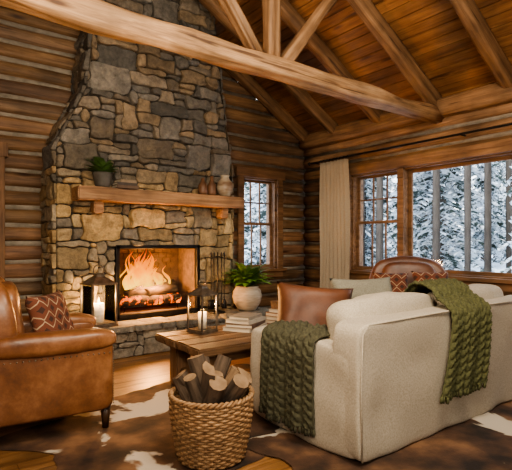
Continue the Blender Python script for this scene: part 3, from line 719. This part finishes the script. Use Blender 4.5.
def throw(name,mat,path,across,u0,u1,nu,nv,taper,amp,seed,cables=7,skew=0):
    P=[Vector((p[0],p[1])) for p in path];d=[0]
    for i in range(1,len(P)): d.append(d[-1]+(P[i]-P[i-1]).length)
    def at(s):
        s*=d[-1]
        for i in range(1,len(P)):
            if s<=d[i]+1e-9:
                t=(s-d[i-1])/(d[i]-d[i-1]);return P[i-1].lerp(P[i],t),(P[i]-P[i-1]).normalized()
    vs=[];fs=[]
    for i in range(nu+1):
        u=i/nu
        for j in range(nv+1):
            s=j/nv;p,t=at(s);nrm=Vector((-t.y,t.x));ln=s*d[-1]
            c=u0+(u1-u0)*u;c=(c-(u0+u1)/2)*(1+taper*(.5-s))+(u0+u1)/2+.02*sn((s*3,seed,0))+skew*s
            cu_=u*cables;f=cu_-math.floor(cu_);ph=ln*2*pi/.11+math.floor(cu_)*2
            s1=.5+.22*math.sin(ph);s2=.5-.22*math.sin(ph)
            st=max(math.exp(-((f-s1)/.17)**2)*(1+.35*math.cos(ph)),math.exp(-((f-s2)/.17)**2)*(1-.35*math.cos(ph)))
            rib=.12*math.sin(ln*2*pi/.018)
            fold=.5+.5*math.sin(u*2*pi*2.3+seed+s)
            off=amp*fold*(.3+abs(s-.45))+.018*st*(1+rib)+.003
            q=p+nrm*off
            endw=.02*sn((u*5,seed,2)) if j in(0,nv) else 0
            vs.append((q.x,c,q.y+endw) if across=='y' else (c,q.x,q.y+endw))
    for i in range(nu):
        for j in range(nv):
            a=i*(nv+1)+j;f=(a,a+1,a+nv+2,a+nv+1);fs.append(f)
    mb=MB();mb.add(vs,fs)
    for i in range(0,nu+1,3):
        v=Vector(vs[i*(nv+1)]);vs2,fs2=tube([v,v+Vector((0,0,-.02)),v+Vector((.004*sn((i,0,0)),.004,-.035))],.004,5);mb.add(vs2,fs2)
    o=mb.build(name,mat,True)
    md=o.modifiers.new('s','SOLIDIFY');md.thickness=.012;md.offset=0
    return o
pb=[(1.660,.27),(1.655,.5),(1.652,.72),(1.667,.79),(1.73,.825),(1.80,.85),(1.86,.905),(1.95,.93),(2.05,.92),(2.12,.85),(2.14,.72)]
throw('knit_throw_blanket',M_knit,pb,'x',2.73,3.22,96,190,.25,.035,1.0,7,.30)
pa=[(1.95,.12),(1.95,.35),(1.945,.58),(1.965,.645),(2.03,.668),(2.12,.668),(2.19,.648),(2.215,.56)]
throw('knit_throw_blanket',M_knit2,pa,'y',2.02,2.52,96,160,.1,.045,4.0,6)
# ------------------------------------------------------------ armchairs
def armchair(loc,rz,mat,sc=1,bh=.98,curve=.25,drop=.35):
    e=empty('leather_armchair',loc,rz,sc)
    def s(n,a,b,p=8,amp=.006,seed=0,rot=(0,0,0),bend=None): return superbox(n,[b[i]-a[i] for i in range(3)],[(a[i]+b[i])/2 for i in range(3)],mat,p,e,rot,16,amp,seed,bend,7)
    s('base',(-.38,-.38,.14),(.38,.38,.34),12)
    s('seat_cushion',(-.22,-.27,.31),(.44,.27,.47),6,.007,1)
    for k,sy in enumerate((-1,1)):
        y0,y1=(-.43,-.27) if sy<0 else (.27,.43)
        s('arm_%d'%(k+1),(-.38,y0,.13),(.40,y1,.60),10,.006,2+k)
        s('arm_roll_%d'%(k+1),(-.36,y0-.035 if sy<0 else y0,.51),(.425,y1 if sy<0 else y1+.035,.655),3.2,.006,4+k)
    s('back',(-.47,-.42,.2),(-.20,.42,bh),5,.006,6,(0,-.10,0),lambda w:Vector((w.x+curve*w.y*w.y*2.2,w.y,w.z-(drop*w.y*w.y if w.z>0 else 0))))
    s('back_cushion',(-.27,-.29,.42),(-.11,.29,bh-.06),4,.008,7,(0,-.12,0))
    mb=MB()
    for sx in(-.34,.36):
        for sy in(-.36,.36):
            vs,fs=lathe([(.001,0),(.02,0),(.034,.15),(.001,.15)],12);mb.add(vs,fs,M=Matrix.Translation((sx,sy,0)))
    mb.build('legs',M_darkwood,True,e)
    mb=MB()
    for sy in(-1,1):
        for i in range(24):
            z=.17+i*.0155
            for yy in(.295,.415):
                vs,fs=lathe([(.006,0),(.004,.004),(.001,.005)],6);mb.add(vs,fs,M=Matrix.Translation((.398,sy*yy,z))@Matrix.Rotation(pi/2,4,'Y'))
        for i in range(22):
            x=-.32+i*.033;vs,fs=lathe([(.006,0),(.004,.004),(.001,.005)],6);mb.add(vs,fs,M=Matrix.Translation((x,sy*.43,.50))@Matrix.Rotation(-sy*pi/2,4,'X'))
    mb.build('nailheads',M_bronze,True,e)
    return e
ch=armchair((.735,3.50,.014),-.14,M_leather,1.03,1.0)
pillow('kilim_pillow',.44,.40,.15,M_kilim,(.83,3.62,.69),(pi/2-.3,0,pi/2-.75),None,3)
armchair((4.52,3.12,.002),pi+.70,M_leather2,1.06,1.03,.2,.5)
pillow('kilim_pillow',.38,.36,.13,M_kilim,(4.20,3.14,.76),(pi/2-.35,0,-.85),None,4)
pillow('kilim_pillow',.38,.32,.13,M_kilim,(4.40,2.78,.80),(pi/2-.4,0,-.75),None,5)
# ------------------------------------------------------------ curtain
cu=empty('curtain',(0,0,0));mb=MB();ny,nz=90,30;vs=[];fs=[]
for i in range(ny+1):
    for j in range(nz+1):
        t=j/nz;u=i/ny;z=.03+2.47*t
        y=4.60+.62*u+.01*math.sin(7*t+u*9);y=4.91+(y-4.91)*(1-.08*t)
        x=5.17+.035*math.sin(u*2*pi*8+.6*math.sin(t*3))*(.8+.3*sn((u*4,t*2,0)))
        vs.append((x,y,z))
for i in range(ny):
    for j in range(nz):
        a=i*(nz+1)+j;fs.append((a,a+1,a+nz+2,a+nz+1))
mb.add(vs,fs);o=mb.build('panel',M_curtain,True,cu);md=o.modifiers.new('s','SOLIDIFY');md.thickness=.004
mb=MB();vs,fs=tube([(5.17,5.45,2.53),(5.17,0.2,2.53)],.014,10);mb.add(vs,fs)
for y in (5.45,.2): 
    vs,fs=lathe([(.001,-.03),(.03,0),(.001,.03)],12);mb.add(vs,fs,M=Matrix.Translation((5.17,y,2.53)))
for y in (5.36,2.9,.3): 
    vs,fs=tube([(5.17,y,2.53),(5.30,y,2.53)],.01,6);mb.add(vs,fs)
for i in range(9):
    y=4.63+i*.07;ring=[(5.17+.024*math.cos(q),y,2.52+.024*math.sin(q)) for q in [2*pi*k/14 for k in range(14)]];vs,fs=tube(ring,.004,5,closed=True);mb.add(vs,fs)
mb.build('rod',M_iron,True,cu)
# ------------------------------------------------------------ cowhides
def hidemat(name,seed,thr):
    m,nt,b=newmat(name,.85);N=nt.nodes;L=nt.links;tc=N.new('ShaderNodeTexCoord')
    mp=N.new('ShaderNodeMapping');mp.inputs['Location'].default_value=(seed,seed*1.7,0);L.new(tc.outputs['Object'],mp.inputs[0])
    n1=N.new('ShaderNodeTexNoise');n1.inputs['Scale'].default_value=1.7;n1.inputs['Detail'].default_value=5;n1.inputs['Distortion'].default_value=.6;L.new(mp.outputs[0],n1.inputs['Vector'])
    n2=N.new('ShaderNodeTexNoise');n2.inputs['Scale'].default_value=3.5;n2.inputs['Detail'].default_value=8;L.new(mp.outputs[0],n2.inputs['Vector'])
    r2=N.new('ShaderNodeValToRGB');setramp(r2,[(.34,(.014,.009,.006)),(.5,(.07,.035,.019)),(.66,(.19,.10,.05))]);L.new(n2.outputs['Fac'],r2.inputs[0])
    r1=N.new('ShaderNodeValToRGB');setramp(r1,[(thr,(0,)*3),(thr+.02,(1,)*3)]);L.new(n1.outputs['Fac'],r1.inputs[0])
    mx=N.new('ShaderNodeMix');mx.data_type='RGBA';L.new(r1.outputs[0],mx.inputs[0]);L.new(r2.outputs[0],mx.inputs[6]);mx.inputs[7].default_value=(.50,.445,.36,1)
    L.new(mx.outputs[2],b.inputs['Base Color'])
    n3=N.new('ShaderNodeTexNoise');n3.inputs['Scale'].default_value=120;L.new(tc.outputs['Object'],n3.inputs['Vector'])
    bp=N.new('ShaderNodeBump');bp.inputs['Strength'].default_value=.4;bp.inputs['Distance'].default_value=.004;L.new(n3.outputs['Fac'],bp.inputs['Height']);L.new(bp.outputs[0],b.inputs['Normal'])
    return m
def hide(loc,rz,L_,W_,mat,seed,z):
    n=140;rings=26;vs=[(0,0,.004)];fs=[]
    for k in range(1,rings+1):
        for i in range(n):
            a=2*pi*i/n;r=1.0
            for la in (.62,pi-.62,pi+.62,-.62): 
                da=(a-la+pi)%(2*pi)-pi;r+=.30*math.exp(-(da/.20)**2)
            for la in (pi/2,-pi/2): da=(a-la+pi)%(2*pi)-pi;r-=.10*math.exp(-(da/.4)**2)
            r+=.10*sn((math.cos(a)*2+seed,math.sin(a)*2,seed))+.025*sn((math.cos(a)*9,math.sin(a)*9,seed))
            t=k/rings;x=math.cos(a)*r*L_/2*t;y=math.sin(a)*r*W_/2*t
            vs.append((x,y,.004+.002*sn((x*3,y*3,seed))))
    for i in range(n): fs.append((0,1+i,1+(i+1)%n))
    for k in range(rings-1):
        for i in range(n):
            j=(i+1)%n;fs.append((1+k*n+i,1+(k+1)*n+i,1+(k+1)*n+j,1+k*n+j))
    mb=MB();mb.add(vs,fs);return mb.build('cowhide_rug',mat,True,None,(loc[0],loc[1],z),(0,0,rz))
hide((1.75,2.95),.25,2.3,1.75,hidemat('cowhide_a',2.3,.575),1.0,.001)
hide((2.75,1.55),-.2,2.3,1.5,hidemat('cowhide_b',5.1,.54),3.0,.006)
# ------------------------------------------------------------ outside
M_snow=nmat('snow',[(.3,(.62,.70,.82)),(.7,(.82,.87,.94))],scale=(1,1,1),rough=.9,bump=.2)
mb=MB();n=60;vs=[];fs=[]
for i in range(n+1):
    for j in range(n+1):
        x=-30+100*i/n;y=-40+110*j/n;dd=max(0,math.hypot(x-2,y-2)-9);vs.append((x,y,-.7+.3*sn((x*.15,y*.15,0))*min(1,dd/4)+dd*.02))
for i in range(n):
    for j in range(n): a=i*(n+1)+j;fs.append((a,a+n+1,a+n+2,a+1))
mb.add(vs,fs);mb.build('ground',M_snow,True)
def firmat():
    m,nt,b=newmat('snowy_fir_needles',.9);N=nt.nodes;L=nt.links
    tc=N.new('ShaderNodeTexCoord')
    no=N.new('ShaderNodeTexNoise');no.inputs['Scale'].default_value=3.5;no.inputs['Detail'].default_value=6;L.new(tc.outputs['Object'],no.inputs['Vector'])
    rp=N.new('ShaderNodeValToRGB');setramp(rp,[(.44,(0,)*3),(.54,(1,)*3)]);L.new(no.outputs['Fac'],rp.inputs[0])
    mx=N.new('ShaderNodeMix');mx.data_type='RGBA';L.new(rp.outputs[0],mx.inputs[0]);mx.inputs[6].default_value=(.045,.065,.055,1);mx.inputs[7].default_value=(.80,.85,.9,1)
    L.new(mx.outputs[2],b.inputs['Base Color']);return m
M_fir=firmat()
M_trunk=nmat('fir_trunk',[(.3,(.035,.027,.021)),(.7,(.10,.08,.062))],scale=(8,8,2),rough=.95)
fmeshes=[]
for s in range(3):
    rr=random.Random(40+s);mb=MB();Ht=rr.uniform(9,13)
    vs,fs=tube([(0,0,-.5),(0,0,Ht*.5),(0,0,Ht)],[.16,.10,.02],8);mb.add(vs,fs,mi=1)
    z=.3 if s else 1.8
    while z<Ht-.3:
        t=z/Ht;Lb=(1.5+.3*s)*(1-t)**.8+.15;nb=int(8+rr.random()*4)
        for b_ in range(nb):
            az=2*pi*(b_+rr.random())/nb;l=Lb*rr.uniform(.5,1.1);dr=rr.uniform(.4,.8)
            dv=Vector((math.cos(az),math.sin(az),0));sd=Vector((-math.sin(az),math.cos(az),0));K=9
            zz=z+rr.uniform(-.12,.12)
            c=[dv*(l*k/K)+Vector((0,0,zz-dr*l*(k/K)**1.4+.12*l*(k/K)**3)) for k in range(K+1)]
            for k in range(1,K):
                w=l*.22*math.sin(pi*min(1,(k/K)*.8+.15))*rr.uniform(.7,1.2)
                for sg in(1,-1):
                    tip=c[k]+sd*sg*w+dv*w*.7+Vector((0,0,-.35*w))
                    mb.add([c[k]-dv*.03,c[k]+dv*l*.09,tip+Vector((0,0,.01)),tip-dv*.05-Vector((0,0,.05))],[(0,1,2,3)])
        z+=rr.uniform(.26,.42)
    o=mb.build('tmpfir',[M_fir,M_trunk],False);fmeshes.append(o.data);bpy.data.objects.remove(o)
fo=empty('snowy_forest');rr=random.Random(77);cnt=0;pts=[]
tries=0
while cnt<80 and tries<6000:
    tries+=1
    x=rr.uniform(8,40);y=rr.uniform(-8,36)
    if x<10.5 and y<9.5: continue
    if any((x-a)**2+(y-b)**2<(2.8)**2 for a,b in pts): continue
    pts.append((x,y));s=rr.uniform(.7,1.2)
    o=bpy.data.objects.new('snowy_fir_tree',fmeshes[cnt%3]);C.objects.link(o);o.parent=fo;o.location=(x,y,-.7);o.scale=(s,s,s*1.1);o.rotation_euler=(0,0,rr.uniform(0,6));cnt+=1
for i in range(16):
    x=rr.uniform(10,16);y=x*rr.uniform(.40,1.0)
    mb=MB();vs,fs=tube([(0,0,-.4),(.05,.02,5),(0,.1,12)],[rr.uniform(.06,.14),.09,.05],8);mb.add(vs,fs)
    mb.build('bare_trunk',M_trunk,True,fo,(x,y,-.6))
# ------------------------------------------------------------ world & lights
w=bpy.data.worlds.new('World');bpy.context.scene.world=w;w.use_nodes=True;nt=w.node_tree
bg=nt.nodes['Background'];tc=nt.nodes.new('ShaderNodeTexCoord');sp=nt.nodes.new('ShaderNodeSeparateXYZ');nt.links.new(tc.outputs['Generated'],sp.inputs[0])
rp=nt.nodes.new('ShaderNodeValToRGB');setramp(rp,[(0,(.98,.95,.90)),(.25,(.88,.93,1)),(1,(.72,.85,1))]);nt.links.new(sp.outputs[2],rp.inputs[0]);nt.links.new(rp.outputs[0],bg.inputs[0]);bg.inputs[1].default_value=6.0
def area(name,loc,target,sx,sy,pw,col,portal=False):
    l=bpy.data.lights.new(name,'AREA');l.shape='RECTANGLE';l.size=sx;l.size_y=sy;l.energy=pw;l.color=col
    o=bpy.data.objects.new(name,l);C.objects.link(o);o.location=loc
    o.rotation_euler=(Vector(target)-Vector(loc)).to_track_quat('-Z','Y').to_euler()
    if portal: l.cycles.is_portal=True
    return o
area('window_portal',(XR+.3,2.62,1.55),(0,2.62,1.55),4.3,1.5,1,(1,1,1),True)
area('window_portal',(4.45,YB+.3,1.55),(4.45,0,1.55),.75,1.5,1,(1,1,1),True)
area('overhead_fill',(1.6,.8,3.6),(2.6,3.6,.6),1.2,1.2,130,(1,.86,.68))  # added warm fill from above, no fixture modelled
area('room_fill',(-.4,-1.4,2.3),(2.2,3,1.2),1.4,1.4,85,(1,.90,.75))  # added soft fill behind the camera, not an actual lamp
area('upward_fill',(.2,1.2,1.9),(3.0,3.8,4.2),.6,.6,90,(1,.80,.57))  # added warm fill aimed up at the roof, no lamp there
sun=bpy.data.lights.new('sun','SUN');sun.energy=3.2;sun.angle=.05;sun.color=(1,.93,.82)
o=bpy.data.objects.new('sun',sun);C.objects.link(o);o.location=(-8,-6,12);o.rotation_euler=(Vector((1,.45,-.75))).to_track_quat('-Z','Y').to_euler()
l=bpy.data.lights.new('fire_light','POINT');l.energy=150;l.color=(1,.45,.14);l.shadow_soft_size=.12
o=bpy.data.objects.new('fire_light',l);C.objects.link(o);o.location=(2.42,5.31,.80)
# ------------------------------------------------------------ camera
cd=bpy.data.cameras.new('camera');cam=bpy.data.objects.new('camera',cd);C.objects.link(cam)
cam.location=(0,0,1.25);cam.rotation_euler=(pi/2,0,-math.radians(36.9));cd.sensor_width=36;cd.lens=461/512*36;cd.shift_y=8/512;cd.clip_start=.05
bpy.context.scene.camera=cam
try:
    bpy.context.scene.view_settings.look='AgX - Medium High Contrast'
except Exception as ex: print(ex)
